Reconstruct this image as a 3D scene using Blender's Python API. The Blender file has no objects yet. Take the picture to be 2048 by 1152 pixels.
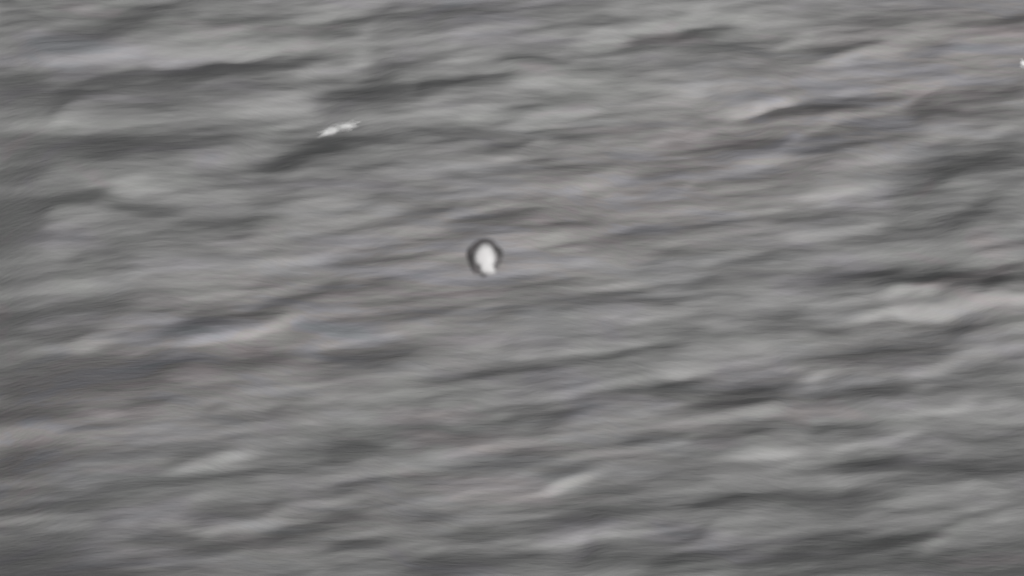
import bpy, bmesh, math, random
import numpy as np
from mathutils import Vector, Matrix

scene = bpy.context.scene
col = scene.collection
R = math.radians

# ------------------------------------------------------------------ camera
# a long lens on an aircraft, looking down about 33 degrees at the open sea
DIST = 400.0            # metres from the lens to the water in the middle of the picture
DEP = R(33.0)           # depression angle
HFOV = R(10.0)
CAM = Vector((0.0, -DIST*math.cos(DEP), DIST*math.sin(DEP)))
cd = bpy.data.cameras.new('camera')
cam = bpy.data.objects.new('camera', cd)
col.objects.link(cam)
cam.location = CAM
cam.rotation_euler = (math.pi/2-DEP, 0, 0)
cd.sensor_width = 36.0
cd.angle = HFOV
cd.clip_start = 1.0
cd.clip_end = 90000.0
cd.dof.use_dof = True
cd.dof.focus_distance = 370.0
cd.dof.aperture_fstop = 0.46
scene.camera = cam

# ------------------------------------------------------------------ daylight
SUN_EL = R(21.0)
SUN_AZ_VEC = Vector((0.34, -0.94, 0)).normalized()     # the sun stands low behind the aircraft, a little to the right
SUN_DIR = Vector((SUN_AZ_VEC.x*math.cos(SUN_EL), SUN_AZ_VEC.y*math.cos(SUN_EL), math.sin(SUN_EL)))
world = bpy.data.worlds.new('World')
scene.world = world
world.use_nodes = True
nt = world.node_tree
nt.nodes.clear()
sky = nt.nodes.new('ShaderNodeTexSky')
sky.sky_type = 'NISHITA'
sky.sun_disc = False
sky.sun_elevation = SUN_EL
sky.sun_rotation = math.atan2(SUN_AZ_VEC.x, SUN_AZ_VEC.y)
sky.air_density = 1.0
sky.dust_density = 4.0
hs = nt.nodes.new('ShaderNodeHueSaturation')           # a near-monochrome sensor: the whole sky is almost grey
hs.inputs['Saturation'].default_value = 0.10
bg = nt.nodes.new('ShaderNodeBackground')
bg.inputs['Strength'].default_value = 0.05
wo = nt.nodes.new('ShaderNodeOutputWorld')
nt.links.new(sky.outputs['Color'], hs.inputs['Color'])
nt.links.new(hs.outputs['Color'], bg.inputs['Color'])
nt.links.new(bg.outputs['Background'], wo.inputs['Surface'])

sl = bpy.data.lights.new('sun', 'SUN')
sl.energy = 4.5
sl.angle = R(1.0)
sl.color = (1.0, 0.99, 0.975)
so = bpy.data.objects.new('sun', sl)
col.objects.link(so)
so.location = SUN_DIR*300
so.rotation_euler = SUN_DIR.to_track_quat('Z', 'Y').to_euler()

vs = scene.view_settings
vs.view_transform = 'Standard'
vs.look = 'None'
vs.exposure = 0.72
vs.gamma = 1.0
vs.use_curve_mapping = False

# ------------------------------------------------------------------ helpers
def tag(o, label=None, cat=None, group=None, kind=None):
    if label: o['label'] = label
    if cat: o['category'] = cat
    if group: o['group'] = group
    if kind: o['kind'] = kind
    return o

def material(name, base, rough, spec=0.5):
    m = bpy.data.materials.new(name)
    m.use_nodes = True
    b = m.node_tree.nodes['Principled BSDF']
    b.inputs['Base Color'].default_value = (*base, 1)
    b.inputs['Roughness'].default_value = rough
    b.inputs['Specular IOR Level'].default_value = spec
    return m, m.node_tree, b

PXW, PXH = 2048.0, 1152.0
PXS = 2*math.tan(HFOV/2)/PXW          # tangent per photo pixel
FWD = Vector((0, math.cos(DEP), -math.sin(DEP)))
UPV = Vector((0, math.sin(DEP), math.cos(DEP)))

def ray(u, v):
    return FWD + Vector((1, 0, 0))*((u-PXW/2)*PXS) + UPV*(-(v-PXH/2)*PXS)

def on_water(u, v):
    d = ray(u, v)
    t = -CAM.z/d.z
    return CAM + d*t

def water_to_view(x, y, z=0.0):              # arrays of ground x, y -> where they stand in the view
    rx, ry, rz = x-CAM.x, y-CAM.y, z-CAM.z
    depth = ry*FWD.y + rz*FWD.z
    up = ry*UPV.y + rz*UPV.z
    return rx/depth/PXS + PXW/2, -up/depth/PXS + PXH/2

# ------------------------------------------------------------------ the sea
# Wind waves.  Every wave in view is one entry: the span it covers, how light or dark it shows
# (negative: darker; positive: lighter). This shading is put into the shape of the surface.
# u0, u1, v, brightness, (rise of the crest in degrees), (half width)
WAVES = [
# --- upper left
(240,430,10,-26,8,9),(0,50,10,-18,10,14),(150,330,42,-13,14,12),(60,190,48,10,16,10),(120,345,162,-34,14,11),(320,430,138,-24,6,9),
(295,475,156,-34,11,11),(460,640,133,-24,5,11),(-30,70,160,-26,3,18),(0,140,185,-16,4,16),(80,140,214,-24,14,9),
(-20,220,293,-30,4,12),(190,450,280,-30,4,16),(430,600,340,-30,11,13),(540,700,302,-28,18,12),(640,770,283,-25,5,10),(740,1000,270,-25,4,10),
(-20,70,350,-26,10,10),(90,220,398,-26,11,9),(-30,60,420,-46,5,16),(40,180,404,-28,9,10),(150,300,55,-8,8,14),
(240,660,104,34,4,14),(600,720,28,20,18,13),(40,130,125,20,4,11),(470,670,220,22,6,20),(30,190,250,22,7,13),(350,440,322,14,10,12),
(205,275,363,26,5,12),(260,320,383,16,4,9),(640,720,135,20,22,11),(280,420,72,12,6,10),(500,640,60,-10,8,10),(430,560,190,-8,8,10),(690,760,60,14,18,10),
(180,420,205,-8,6,12),(380,480,245,-8,8,10),(560,640,250,12,10,8),
# --- upper middle
(660,800,36,-20,18,12),(790,1000,16,-26,3,14),(640,790,188,-36,12,19),(730,870,130,-16,6,13),(830,930,172,-30,17,8),(915,1020,160,-24,2,9),
(1025,1165,118,-22,-2,8),(1200,1390,85,-22,12,9),(1370,1480,68,-30,-1,12),(1165,1330,43,-14,5,11),(980,1035,287,-26,8,9),
(1045,1165,265,-20,0,9),(700,790,337,-22,8,9),(735,825,385,-16,13,9),(1015,1200,333,-22,5,11),(1240,1390,325,-12,3,16),
(1165,1390,64,28,13,11),(980,1070,136,14,4,7),(815,960,225,22,3,12),(1090,1210,222,22,9,10),(1020,1110,250,12,5,9),(970,1070,302,14,17,10),
(1110,1210,375,18,12,10),(1260,1390,280,14,12,13),(840,960,90,12,15,12),(960,1060,70,8,10,12),(1050,1200,170,10,4,16),(1230,1390,190,12,6,14),
(820,960,130,10,12,9),(690,760,240,10,6,10),(860,1000,330,6,8,16),(1250,1340,110,8,6,8),(1100,1260,300,8,10,9),(780,940,300,-8,10,12),
# --- upper right
(1460,1540,100,-14,8,12),(1585,1735,98,-26,5,9),(1730,1770,86,-14,-20,6),(1500,1650,219,-18,10,11),(1640,1750,212,-22,10,9),(1830,1900,222,-26,10,12),
(1880,2048,226,-20,0,11),(1390,1530,289,-22,4,11),(1600,1700,300,-16,10,11),(1850,2070,318,-36,9,19),(1780,1880,368,-26,10,12),(1460,1600,362,-16,4,9),
(1650,1810,270,-12,6,14),(1820,1930,106,-14,14,9),(1940,2060,183,-20,10,9),(1920,2060,42,-14,4,12),(1560,1680,25,-16,6,10),(1700,1820,30,-8,6,12),
(1340,1500,42,20,4,9),(1550,1620,84,16,12,8),(1660,1790,112,30,10,11),(1470,1575,212,56,9,7),(1425,1490,228,22,6,7),(1570,1670,160,16,8,10),
(1400,1520,345,20,16,9),(1575,1690,262,16,22,7),(1890,2000,73,20,2,9),(1790,1900,194,14,22,9),(1900,2060,262,22,9,11),(1690,1820,315,16,16,10),
(1620,1750,386,22,6,10),(1380,1480,175,10,12,14),(1820,1960,130,10,6,10),(1920,2060,100,10,8,10),(1480,1600,120,10,8,8),
# --- middle left
(-20,80,440,-24,6,24),(225,360,420,-30,2,11),(370,525,452,-30,4,12),(130,250,515,-20,6,14),(-30,60,470,-26,4,20),(-20,290,622,-42,5,12),
(-20,80,650,-34,3,16),(95,180,664,-32,14,7),(360,530,636,-28,6,9),(-20,310,744,-40,4,26),(250,390,740,-40,12,10),(440,600,712,-28,4,12),
(510,670,600,-16,14,9),(650,700,508,-12,10,7),(630,720,632,-12,10,8),(180,330,480,-10,3,10),(60,230,440,10,4,12),
(60,270,566,14,3,13),(555,670,524,20,10,12),(270,340,470,10,0,9),(440,550,667,44,9,8),(110,200,695,22,8,9),(200,300,646,20,5,9),(60,155,645,14,12,8),
(600,700,388,14,14,12),(230,320,383,16,3,7),(570,680,640,14,10,11),(290,390,537,12,3,12),(360,470,590,12,6,12),(460,560,490,10,6,10),(380,480,560,8,8,8),
(560,680,700,12,6,10),(450,560,575,-10,12,8),(0,120,545,-10,3,12),(300,420,690,10,10,8),(330,420,655,-14,8,7),
# --- middle
(795,895,422,-20,17,11),(880,1050,446,-22,15,9),(1085,1190,448,-14,9,9),(1195,1310,467,-14,4,9),(690,770,575,-14,4,9),(810,1040,602,-12,3,16),
(1060,1280,598,-16,3,9),(1285,1345,598,-20,6,7),(1270,1335,543,-12,3,7),(650,780,716,-26,9,14),(780,900,688,-16,12,8),(910,1140,742,-20,5,11),
(1235,1350,704,-18,9,10),(1050,1250,560,-8,3,8),(1310,1390,680,-8,8,12),
(840,1140,655,12,4,14),(985,1045,416,16,5,8),(1045,1120,482,16,12,9),(1195,1280,568,14,5,9),(1270,1380,628,12,10,9),(1070,1190,706,14,6,10),
(1235,1380,750,10,12,7),(1115,1240,395,8,12,9),(700,790,440,8,10,16),(1010,1090,520,8,6,10),(860,930,560,8,2,10),(1180,1290,520,8,4,8),(900,1040,700,8,6,10),
(1180,1330,430,10,8,10),(780,900,660,8,6,8),(1130,1240,610,6,3,7),
# --- middle right
(1840,2000,424,-36,9,15),(1540,1670,424,-16,5,12),(1410,1580,512,-24,9,8),(1390,1460,562,-14,8,8),(1620,1800,556,-26,3,12),(1790,2060,552,-36,2,14),
(2000,2060,560,-30,8,12),(1560,1615,627,-20,10,5),(1605,1690,668,-20,3,7),(1690,1840,700,-26,5,15),(1880,1950,664,-20,20,9),(1920,2060,722,-14,10,9),
(1700,1810,772,-26,4,10),(1460,1560,770,-22,8,12),(1310,1420,782,-16,3,10),(1750,1820,476,-10,12,6),(1340,1410,595,-10,4,8),
(1795,1875,580,60,9,7),(1740,1920,621,52,4,9),(1880,2080,606,60,9,11),(1680,1770,634,26,2,8),(1550,1700,398,26,4,11),(1580,1750,466,18,7,8),
(1360,1460,519,12,9,7),(1980,2060,520,22,6,9),(1810,1930,742,28,14,11),(1910,2060,704,28,8,10),(1395,1480,648,16,6,8),(1635,1690,601,16,4,6),(1630,1700,757,16,12,7),
(1345,1400,738,10,5,7),(1555,1610,733,20,4,6),(1890,1980,488,10,4,8),(1480,1580,600,8,10,9),(1440,1560,700,10,6,12),(1660,1760,510,10,3,8),(1840,1960,520,8,3,7),
(1450,1530,450,10,9,9),(1840,1900,640,8,18,7),
# --- lower left
(-20,210,782,-26,3,14),(-20,150,830,-28,3,10),(240,330,804,-26,6,8),(410,480,818,-20,12,6),(550,620,806,-16,14,6),(-20,100,927,-28,8,11),
(290,445,912,-26,9,9),(240,410,962,-28,3,12),(90,250,990,-20,6,14),(530,710,902,-14,4,13),(295,360,1073,-24,6,9),(400,530,1030,-22,10,8),(360,470,1097,-28,8,10),
(-30,180,1120,-30,5,22),(510,620,1072,-22,12,8),(640,710,1040,-18,14,8),(100,250,895,-14,4,9),
(20,110,866,28,7,9),(360,520,922,26,10,10),(510,620,970,24,9,9),(370,440,990,14,6,10),(140,240,838,12,14,9),(260,360,1045,12,4,10),(520,580,1050,14,12,9),
(240,330,770,12,12,9),(380,480,862,10,8,12),(90,200,945,10,6,10),(560,680,850,12,8,12),(0,120,800,8,3,8),(480,600,770,10,8,10),(460,540,1005,10,8,10),
(200,300,1010,8,6,9),(590,680,1010,12,8,10),(420,520,1060,12,16,7),(60,140,1040,10,3,10),(540,680,1120,14,10,12),(90,170,1095,8,4,8),
# --- lower middle
(750,1040,858,-24,3,12),(1070,1190,824,-28,10,10),(1265,1390,772,-28,8,10),(790,905,808,-18,16,7),(670,740,898,-22,4,12),(670,750,966,-22,10,7),(780,880,955,-16,3,7),
(955,1095,932,-20,5,7),(1250,1360,873,-18,12,7),(1100,1165,938,-14,12,9),(1150,1240,1025,-18,6,12),(670,760,1088,-26,10,8),(800,900,1035,-16,7,8),(885,965,1074,-20,12,8),
(850,1040,1122,-30,5,13),(1145,1250,1100,-24,16,8),(680,760,1045,-12,14,7),(1170,1270,965,-12,10,12),(1330,1420,1125,-18,12,10),(1050,1150,835,-16,8,14),
(1100,1210,780,20,10,11),(1260,1390,756,16,12,7),(930,1040,896,20,12,11),(1075,1160,978,48,16,7),(1165,1365,900,18,6,9),(1095,1280,1076,20,7,11),(720,810,1056,12,8,10),
(1110,1190,1095,12,10,9),(680,790,930,10,8,12),(840,910,1095,12,8,7),(660,760,1120,12,16,9),(720,860,830,8,12,10),(900,1020,810,12,8,10),(880,1020,1000,10,10,12),
(960,1060,960,10,10,8),(780,900,1000,8,5,8),(1140,1220,950,12,18,6),(1020,1120,1040,8,6,10),(1260,1380,1020,8,8,10),(740,850,770,8,8,9),(1190,1300,850,8,6,10),
# --- lower right
(1390,1550,798,-24,9,11),(1600,1790,784,-24,9,10),(1380,1510,872,-20,10,8),(1630,1730,865,-20,13,8),(1650,1800,928,-28,10,11),(1820,2050,936,-32,2,13),
(1850,1920,868,-16,8,8),(1470,1620,990,-32,6,8),(1600,1740,1003,-24,2,12),(1690,1810,1090,-26,6,16),(1480,1670,1126,-30,4,12),(1340,1430,1064,-20,16,6),
(1810,2070,1036,-26,15,6),(1840,2060,1118,-18,6,16),(1570,1650,1094,-14,6,9),(1940,2060,880,-14,4,10),(1900,2040,780,-12,4,12),(1390,1470,1008,-18,8,7),(1440,1560,850,-10,8,9),
(1465,1570,908,38,4,7),(1850,1980,820,40,6,9),(1700,1810,882,22,13,7),(1640,1720,965,28,4,8),(1500,1590,824,18,4,9),(1820,2010,990,18,6,16),(1910,2050,1042,26,12,9),
(1600,1700,757,12,8,6),(1870,2000,1070,14,10,8),(1380,1470,1090,14,8,12),(1740,1820,838,12,4,8),(1760,1850,1015,12,6,9),(1620,1740,830,10,6,9),(1940,2060,840,10,6,9),
(1560,1660,930,10,8,8),(1500,1640,1050,12,10,12),(1660,1760,1040,10,8,9),(1740,1860,960,10,8,9),(1420,1560,950,10,8,10),(1960,2060,1010,12,8,12),(1850,1960,905,8,4,6),
]

# broad brightness, put into the shape as an added long swell (value 0..255 of the photograph, 5 columns x 4 rows)
BASE_U = np.array([0, 512, 1024, 1536, 2048.])
BASE_V = np.array([0, 384, 768, 1152.])
BASE = np.array([[114, 123, 133, 134, 126],
                 [112, 125, 134, 134, 128],
                 [106, 120, 124, 128, 126],
                 [ 95, 105, 110, 112, 104.]])

def lin(c):
    c = np.clip(c, 1, 254)/255.0
    return np.where(c <= 0.04045, c/12.92, ((c+0.055)/1.055)**2.4)

DX, DY = 0.20, 0.14
NX, NY = 1280, 1828
X0, Y0 = -NX*DX/2, -NY*DY/2
gx = X0 + np.arange(NX)*DX
gy = Y0 + np.arange(NY)*DY
kx = 2*np.pi*np.fft.fftfreq(NX, DX)
ky = 2*np.pi*np.fft.fftfreq(NY, DY)
KX, KY = np.meshgrid(kx, ky)
K = np.hypot(KX, KY)
rng = np.random.default_rng(11)
CREST = R(18.0)
ca, sa = math.cos(CREST), math.sin(CREST)
KA = KX*ca + KY*sa            # along the crests
KP = -KX*sa + KY*ca           # across the crests

def noise_field(lp0, lp1, elong, seed, spread=0.0):
    """band limited random field, wavelengths lp0..lp1 metres across the crests, stretched along them"""
    r = np.random.default_rng(seed)
    c, s = math.cos(CREST+spread), math.sin(CREST+spread)
    a, p = KX*c+KY*s, -KX*s+KY*c
    q = np.hypot(a*elong, p)+1e-9
    k0, k1 = 2*np.pi/lp1, 2*np.pi/lp0
    amp = np.exp(-(np.log(q/np.sqrt(k0*k1))/(0.5*math.log(k1/k0)+0.25))**2)/q**0.6
    f = np.fft.ifft2(np.fft.fft2(r.standard_normal((NY, NX)))*amp).real
    return f/f.std()

# frame window of the grid, where the listed waves live
GX, GY = np.meshgrid(gx, gy)
inx = np.where(np.abs(gx) < 48)[0]
iny = np.where(np.abs(gy) < 56)[0]
sub = np.ix_(iny, inx)
warp_u = noise_field(3.0, 9.0, 1.5, 5)
warp_v = noise_field(2.0, 7.0, 2.0, 6)
n_big = noise_field(2.8, 8.0, 5.0, 21)
n_med = noise_field(1.3, 4.5, 8.0, 22, R(-5))
n_fine = noise_field(0.55, 1.7, 5.0, 23, R(-11))
wild = 117 + 15*n_big + 9*n_med + 3.5*n_fine       # open sea all around
GAIN = 1.15
LIGHT = Vector((0.34, -0.94, 0)).normalized()      # the tilt that matters for the light, as seen from the aircraft
KL = KX*LIGHT.x + KY*LIGHT.y
eps = 2*np.pi/110.0
FILTER = (-1j*KL)/(KL*KL + eps*eps*0.5 + 0.02*K*K)*np.exp(-(K*0.06)**2)
tx = np.clip((126-np.abs(GX))/30, 0, 1); ty = np.clip((126-np.abs(GY))/30, 0, 1)
TAPER = (tx*tx*(3-2*tx))*(ty*ty*(3-2*ty))

def bilin(u, v):
    fu = np.clip(u, 0, 2048)/512.0; fv = np.clip(v, 0, 1152)/384.0
    i = np.minimum(fu.astype(int), 3); j = np.minimum(fv.astype(int), 2)
    a, b = fu-i, fv-j
    a = a*a*(3-2*a); b = b*b*(3-2*b)
    return ((BASE[j, i]*(1-a)+BASE[j, i+1]*a)*(1-b) + (BASE[j+1, i]*(1-a)+BASE[j+1, i+1]*a)*b)

def wave_map(h):
    """brightness each facet of the sea should show, for a sea surface of height h"""
    U0, V0 = water_to_view(GX[sub], GY[sub], h[sub])
    # the wind pattern is laid out along lines of sight too, so tall swell does not fold it
    fy = (GY[sub] + h[sub]/math.tan(DEP) - Y0)/DY
    j = np.clip(fy.astype(int), 0, NY-2); b = fy - j
    i = np.broadcast_to(inx[None, :], j.shape)
    wu = warp_u[j, i]; wv_ = warp_v[j, i]
    U = U0 + 14*wu
    V = V0 + 4.0*wv_
    field = np.zeros_like(U)
    for u0, u1, v, amp, ang, w in WAVES:
        cu, half = (u0+u1)/2, (u1-u0)/2
        if amp > 0 and half < 75: half, w = half*1.3, w*0.85
        c, s = math.cos(R(ang)), math.sin(R(ang))
        du, dv = U-cu, V-v
        m = (np.abs(du) < half*1.6+30) & (np.abs(dv) < 5*w+half*s)
        du, dv = du[m], dv[m]
        a = du*c - dv*s
        t = -(dv*c) - du*s                             # positive upwards in the view
        if amp > 0: sg = np.where(t > 0, w*1.30, w*0.85)
        else:       sg = np.where(t > 0, w*1.0, w*1.45)
        field[m] += amp*np.exp(-np.abs(a/(half*1.15+10))**3.0 - 0.5*(t/sg)**2)
    # how far inside the mapped stretch of sea we are (fades out beyond the picture)
    ed = np.minimum(np.minimum(U0+140, 2048+140-U0)/140, np.minimum(V0+90, 1152+90-V0)/90)
    inside = np.clip(ed, 0, 1); inside = inside*inside*(3-2*inside)
    mix = 4.0*n_big + 6.6*n_med + 4.6*n_fine
    mix = mix[j, i]*(1-b) + mix[j+1, i]*b
    T = wild.copy()
    T[sub] = wild[sub]*(1-inside) + inside*(bilin(U0, V0) + GAIN*field + mix)
    return T

# slopes that give each facet its light, then the sea surface that has those slopes
SLOPE_GAIN = 1.55
Hf = np.zeros((NY, NX))
for it in range(6):
    T = wave_map(Hf)
    S = (0.188 - lin(T))/0.53*SLOPE_GAIN
    S -= S.mean()
    S = np.where(S > 0.18, 0.18 + 0.20*np.tanh((S-0.18)/0.20), S)      # limits slopes turned from the sun, against hard self-shadows
    Hn = np.fft.ifft2(np.fft.fft2(S)*FILTER).real
    Hf = Hn*TAPER if it == 0 else 0.35*Hf + 0.65*(Hn - Hn.mean())*TAPER

def height(x, y):
    fx = np.clip((np.asarray(x, float)-X0)/DX, 0, NX-1.001)
    fy = np.clip((np.asarray(y, float)-Y0)/DY, 0, NY-1.001)
    i, j = fx.astype(int), fy.astype(int)
    a, b = fx-i, fy-j
    return (Hf[j, i]*(1-a)+Hf[j, i+1]*a)*(1-b) + (Hf[j+1, i]*(1-a)+Hf[j+1, i+1]*a)*b

def axis(fine, step, grow, step_max, mid, far):
    p = list(np.arange(0, fine+1e-6, step)); s = step
    while p[-1] < far:
        s = min(s*grow, step_max) if p[-1] < mid else s*1.35
        p.append(p[-1]+s)
    return np.array([-q for q in p[:0:-1]] + p)

ax = axis(41, 0.20, 1.06, 0.9, 128, 40000)
ay = axis(46, 0.14, 1.06, 0.9, 128, 40000)
MX, MY = np.meshgrid(ax, ay)
MZ = height(MX, MY)
nxv, nyv = len(ax), len(ay)
co = np.empty((nxv*nyv, 3), np.float32)
co[:, 0] = MX.ravel(); co[:, 1] = MY.ravel(); co[:, 2] = MZ.ravel()
idx = np.arange(nxv*nyv, dtype=np.int32).reshape(nyv, nxv)
quads = np.stack([idx[:-1, :-1], idx[:-1, 1:], idx[1:, 1:], idx[1:, :-1]], -1).reshape(-1, 4)
me = bpy.data.meshes.new('sea')
me.vertices.add(len(co)); me.vertices.foreach_set('co', co.ravel())
nq = len(quads)
me.loops.add(nq*4); me.loops.foreach_set('vertex_index', quads.ravel())
me.polygons.add(nq)
me.polygons.foreach_set('loop_start', np.arange(0, nq*4, 4, dtype=np.int32))
me.polygons.foreach_set('use_smooth', np.ones(nq, bool))
me.update(calc_edges=True)
sea = bpy.data.objects.new('sea', me)
col.objects.link(sea)
tag(sea, kind='structure')

# sea water: grey, wind-roughened; faint violet, rust and green sensor noise is put into the colour in streaks
wm, wt, wb = material('sea_water', (0.08, 0.08, 0.08), 0.6, 0.3)
N, Lk = wt.nodes, wt.links
wb.inputs['IOR'].default_value = 1.333
tc = N.new('ShaderNodeTexCoord')
def mapped(scale):
    m = N.new('ShaderNodeMapping'); m.inputs['Rotation'].default_value = (0, 0, -CREST)
    m.inputs['Scale'].default_value = scale
    Lk.new(tc.outputs['Object'], m.inputs['Vector']); return m
def noise(vec, scale, detail, rough=0.5):
    n = N.new('ShaderNodeTexNoise'); n.inputs['Scale'].default_value = scale
    n.inputs['Detail'].default_value = detail; n.inputs['Roughness'].default_value = rough
    Lk.new(vec.outputs[0], n.inputs['Vector']); return n
tint = noise(mapped((0.05, 0.16, 1)), 1.0, 3, 0.55)
ramp = N.new('ShaderNodeValToRGB')
e = ramp.color_ramp.elements
e[0].position, e[0].color = 0.27, (0.1540, 0.1590, 0.1680, 1)
e[1].position, e[1].color = 0.72, (0.1680, 0.1575, 0.1570, 1)
for p, c in ((0.36, (0.1610, 0.1580, 0.1650)), (0.44, (0.1600, 0.1600, 0.1600)), (0.54, (0.1595, 0.1605, 0.1595)), (0.60, (0.1585, 0.1615, 0.1580)), (0.66, (0.1640, 0.1580, 0.1605))):
    q = ramp.color_ramp.elements.new(p); q.color = (*c, 1)
Lk.new(tint.outputs['Fac'], ramp.inputs['Fac'])
# two long bands of added sensor tint cross the view, a little stronger in colour
tint2 = noise(mapped((0.10, 0.42, 1)), 1.0, 3, 0.6)
ramp2 = N.new('ShaderNodeValToRGB')
e = ramp2.color_ramp.elements
e[0].position, e[0].color = 0.28, (0.150, 0.158, 0.168, 1)
e[1].position, e[1].color = 0.72, (0.170, 0.155, 0.156, 1)
for p, c in ((0.37, (0.160, 0.158, 0.171)), (0.45, (0.161, 0.159, 0.165)), (0.51, (0.168, 0.158, 0.158)), (0.56, (0.162, 0.162, 0.156)), (0.62, (0.168, 0.156, 0.160))):
    q = ramp2.color_ramp.elements.new(p); q.color = (*c, 1)
Lk.new(tint2.outputs['Fac'], ramp2.inputs['Fac'])
def math_node(op, a, b=None):
    m = N.new('ShaderNodeMath'); m.operation = op
    for k, x in enumerate((a, b)):
        if x is None: continue
        if isinstance(x, (int, float)): m.inputs[k].default_value = x
        else: Lk.new(x, m.inputs[k])
    return m.outputs[0]
def tint_band(a, b, width):
    a, b = on_water(*a), on_water(*b)
    nrm = Vector((-(b-a).y, (b-a).x, 0)).normalized()
    dp = N.new('ShaderNodeVectorMath'); dp.operation = 'DOT_PRODUCT'
    Lk.new(tc.outputs['Object'], dp.inputs[0]); dp.inputs[1].default_value = nrm
    q = math_node('DIVIDE', math_node('SUBTRACT', dp.outputs['Value'], nrm.dot(a)), width)
    return math_node('EXPONENT', math_node('MULTIPLY', math_node('MULTIPLY', q, q), -1.0))
band_mask = math_node('MAXIMUM', tint_band((960, 500), (2000, 90), 8.0), math_node('MULTIPLY', tint_band((520, 1100), (1720, 690), 5.0), 0.4))
mixc = N.new('ShaderNodeMix'); mixc.data_type = 'RGBA'
Lk.new(band_mask, mixc.inputs['Factor'])
Lk.new(ramp.outputs['Color'], mixc.inputs['A']); Lk.new(ramp2.outputs['Color'], mixc.inputs['B'])
Lk.new(mixc.outputs['Result'], wb.inputs['Base Color'])
rip = noise(mapped((0.5, 1.6, 1)), 1.6, 4, 0.55)
bp = N.new('ShaderNodeBump'); bp.inputs['Strength'].default_value = 0.3; bp.inputs['Distance'].default_value = 0.12
Lk.new(rip.outputs['Fac'], bp.inputs['Height'])
Lk.new(bp.outputs['Normal'], wb.inputs['Normal'])
me.materials.append(wm)

# ------------------------------------------------------------------ the flying object
pale, pt, pb = material('pale_shell', (0.80, 0.79, 0.80), 0.55, 0.3)
pn = pt.nodes.new('ShaderNodeTexNoise'); pn.inputs['Scale'].default_value = 3.0; pn.inputs['Detail'].default_value = 3
pr = pt.nodes.new('ShaderNodeValToRGB')
pr.color_ramp.elements[0].color = (0.205, 0.200, 0.204, 1); pr.color_ramp.elements[1].color = (0.245, 0.245, 0.245, 1)
pt.links.new(pn.outputs['Fac'], pr.inputs['Fac']); pt.links.new(pr.outputs['Color'], pb.inputs['Base Color'])
dark, dt, db = material('dark_rim', (0.022, 0.021, 0.022), 0.7, 0.2)
dn = dt.nodes.new('ShaderNodeTexNoise'); dn.inputs['Scale'].default_value = 2.6
dr = dt.nodes.new('ShaderNodeValToRGB')
dr.color_ramp.elements[0].position = 0.35; dr.color_ramp.elements[1].position = 0.65; dr.color_ramp.elements[0].color = (0.010, 0.010, 0.010, 1); dr.color_ramp.elements[1].color = (0.050, 0.046, 0.048, 1)
dt.links.new(dn.outputs['Fac'], dr.inputs['Fac']); dt.links.new(dr.outputs['Color'], db.inputs['Base Color'])

OBJ_DIST = 200.0
PXM = PXS*OBJ_DIST                    # metres per photo pixel at the object
root = bpy.data.objects.new('flying_object', None)
col.objects.link(root)
d = ray(970, 517)
root.location = CAM + d*OBJ_DIST
root.rotation_euler = (math.pi/2-DEP, 0, 0)     # its face happens to be turned up towards the lens
root.empty_display_size = 0.3
tag(root, 'pale egg shaped object with a dark rim, hovering above the grey sea', 'flying object')

def closed_outline(pts, n=64):
    """smooth closed curve through outline points (offsets from the object's middle, x right, y up)"""
    p = np.array(pts, float); m = len(p); out = []
    for i in range(m):
        p0, p1, p2, p3 = p[i-1], p[i], p[(i+1) % m], p[(i+2) % m]
        for t in np.arange(0, 1, 1.0/max(1, n//m)):
            out.append(0.5*((2*p1)+(-p0+p2)*t+(2*p0-5*p1+4*p2-p3)*t*t+(-p0+3*p1-3*p2+p3)*t**3))
    return np.array(out)

def pod(name, outline, centre, front, back, z0, mat, power=2.0):
    """a solid, rounded pod whose silhouette is `outline`; front and back are its bulges in metres"""
    o = closed_outline(outline); c = np.array(centre, float)
    bm = bmesh.new(); rings = []
    NR = 9
    for side, depth in ((1, front), (-1, back)):
        for k in range(NR+1):
            if side == -1 and k == 0: continue
            a = math.pi/2*k/NR
            f = math.cos(a)**(2/power) if k < NR else 0
            z = z0 + side*depth*math.sin(a)
            if k == NR:
                rings.append((side, k, [bm.verts.new(((c[0])*PXM, (c[1])*PXM, z))]))
            else:
                rings.append((side, k, [bm.verts.new((*( (c+(q-c)*f)*PXM ), z)) for q in o]))
    n = len(o)
    fr = [r for s, k, r in rings if s == 1]; bk = [fr[0]]+[r for s, k, r in rings if s == -1]
    for seq, flip in ((fr, False), (bk, True)):
        for r0, r1 in zip(seq, seq[1:]):
            for i in range(n):
                j = (i+1) % n
                f = [r0[i], r0[j], r1[0]] if len(r1) == 1 else [r0[i], r0[j], r1[j], r1[i]]
                bm.faces.new(f[::-1] if flip else f)
    bmesh.ops.recalc_face_normals(bm, faces=bm.faces)
    m = bpy.data.meshes.new(name); bm.to_mesh(m); bm.free()
    for p in m.polygons: p.use_smooth = True
    m.materials.append(mat)
    ob = bpy.data.objects.new(name, m); col.objects.link(ob); ob.parent = root
    return ob

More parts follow.
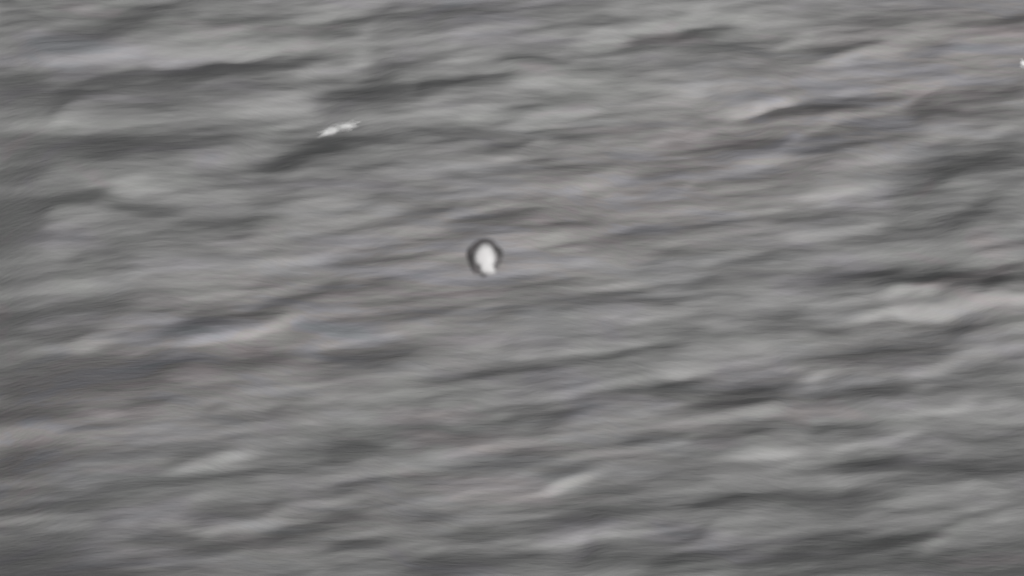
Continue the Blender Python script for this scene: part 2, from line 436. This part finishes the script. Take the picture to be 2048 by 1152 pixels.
PALE = [(1, 31), (9, 28), (15, 20), (19.5, 9), (20.5, -2), (17.5, -12), (18, -19), (21, -27), (13, -31.5), (1, -31), (-7, -28), (-10, -21), (-12, -14),
        (-18.5, -9), (-21.5, 1), (-20, 13), (-13, 24), (-7, 30)]
RIM = [(2, 39), (13, 36), (21, 26), (29, 19), (32, 9), (29, -3), (25, -13), (21, -19), (14, -28), (2, -31), (-9, -31), (-19, -29), (-25, -20), (-29, -8),
       (-33, 4), (-32, 16), (-26, 24), (-14, 35), (-6, 38)]
pod('rim', [(x*1.12, y*1.03) for x, y in RIM], (0, 2), 0.14, 0.34, 0.0, dark, 2.6)
pod('shell', [(x*1.07, y) for x, y in PALE], (0, 0), 0.26, 0.10, 0.08, pale, 4.5)
pod('tail', [(-2, -27), (1, -29), (2, -34), (0, -37), (-4, -37), (-7, -34), (-6, -29)], (-2, -33), 0.07, 0.07, 0.05, dark)

# ------------------------------------------------------------------ breaking crests
foam, ft, fb = material('sea_foam', (0.62, 0.62, 0.62), 0.8, 0.2)
fn = ft.nodes.new('ShaderNodeTexNoise'); fn.inputs['Scale'].default_value = 2.4; fn.inputs['Detail'].default_value = 3
fr_ = ft.nodes.new('ShaderNodeValToRGB')
fr_.color_ramp.elements[0].position = 0.3; fr_.color_ramp.elements[0].color = (0.48, 0.48, 0.48, 1)
fr_.color_ramp.elements[1].position = 0.65; fr_.color_ramp.elements[1].color = (0.66, 0.66, 0.66, 1)
ft.links.new(fn.outputs['Fac'], fr_.inputs['Fac']); ft.links.new(fr_.outputs['Color'], fb.inputs['Base Color'])
# the froth thins out to nothing at its ragged edge, the water showing through
fa = ft.nodes.new('ShaderNodeAttribute'); fa.attribute_name = 'froth'
fm = ft.nodes.new('ShaderNodeMath'); fm.operation = 'MULTIPLY_ADD'; fm.inputs[1].default_value = 1.35
fs = ft.nodes.new('ShaderNodeMath'); fs.operation = 'SUBTRACT'; fs.inputs[1].default_value = 0.53
ft.links.new(fn.outputs['Fac'], fs.inputs[0]); ft.links.new(fa.outputs['Fac'], fm.inputs[0]); ft.links.new(fs.outputs[0], fm.inputs[2])
fc = ft.nodes.new('ShaderNodeClamp'); ft.links.new(fm.outputs[0], fc.inputs['Value'])
ft.links.new(fc.outputs[0], fb.inputs['Alpha'])

def on_wave(u, v):
    """where a line of sight meets the wavy surface"""
    d, z = ray(u, v), 0.0
    for _ in range(12):
        p = CAM + d*((z-CAM.z)/d.z)
        z = 0.4*z + 0.6*float(height(p.x, p.y))
    return CAM + d*((z-CAM.z)/d.z)

def whitecap(lobes, label, seed):
    """a raft of foam lying on the water along a breaking crest: low, ragged, thick in the middle"""
    r = random.Random(seed)
    c0 = on_wave(*lobes[0][:2])
    base_z = float(height(c0.x, c0.y))
    bm = bmesh.new(); lay = bm.verts.layers.float.new('froth')     # how thick the froth lies
    NS, NRG = 48, 12
    for (u, v, lu, lv, ang) in lobes:
        ph = [(r.randint(2, 9), r.uniform(0, 6.28), r.uniform(0.03, 0.13)) for _ in range(6)]
        prev = None
        for k in range(NRG+1):
            f = k/NRG; ring = []
            for i in range(1 if k == 0 else NS):
                th = 2*math.pi*i/NS
                rad = f*(1+f*f*sum(q*math.sin(n*th+p) for n, p, q in ph))
                a, b = lu*rad*math.cos(th), lv*rad*math.sin(th)
                p = on_wave(u + a*math.cos(R(ang)) + b*math.sin(R(ang)), v - a*math.sin(R(ang)) + b*math.cos(R(ang)))
                z = float(height(p.x, p.y)) + 0.006 + 0.05*(1-f**2) + (r.uniform(-0.006, 0.006) if 0 < k < NRG else 0)
                vt = bm.verts.new((p.x-c0.x, p.y-c0.y, z-base_z)); vt[lay] = 1-f; ring.append(vt)
            if prev:
                for i in range(NS):
                    j = (i+1) % NS
                    bm.faces.new([prev[0], ring[i], ring[j]] if len(prev) == 1 else [prev[i], ring[i], ring[j], prev[j]])
            prev = ring
    bmesh.ops.recalc_face_normals(bm, faces=bm.faces)
    m = bpy.data.meshes.new('whitecap'); bm.to_mesh(m); bm.free()
    for p in m.polygons: p.use_smooth = True
    m.materials.append(foam)
    o = bpy.data.objects.new('whitecap', m); col.objects.link(o)
    o.location = (c0.x, c0.y, base_z)
    return tag(o, label, 'foam', 'whitecaps on the wave crests')

whitecap([(690, 253, 32, 13, 14), (662, 263, 30, 12, 12)], 'brightest streak of white foam, on a crest up and left of the flying object', 1)
whitecap([(2049, 127, 12, 12, 10)], 'white foam cut off by the right edge of the view', 2)
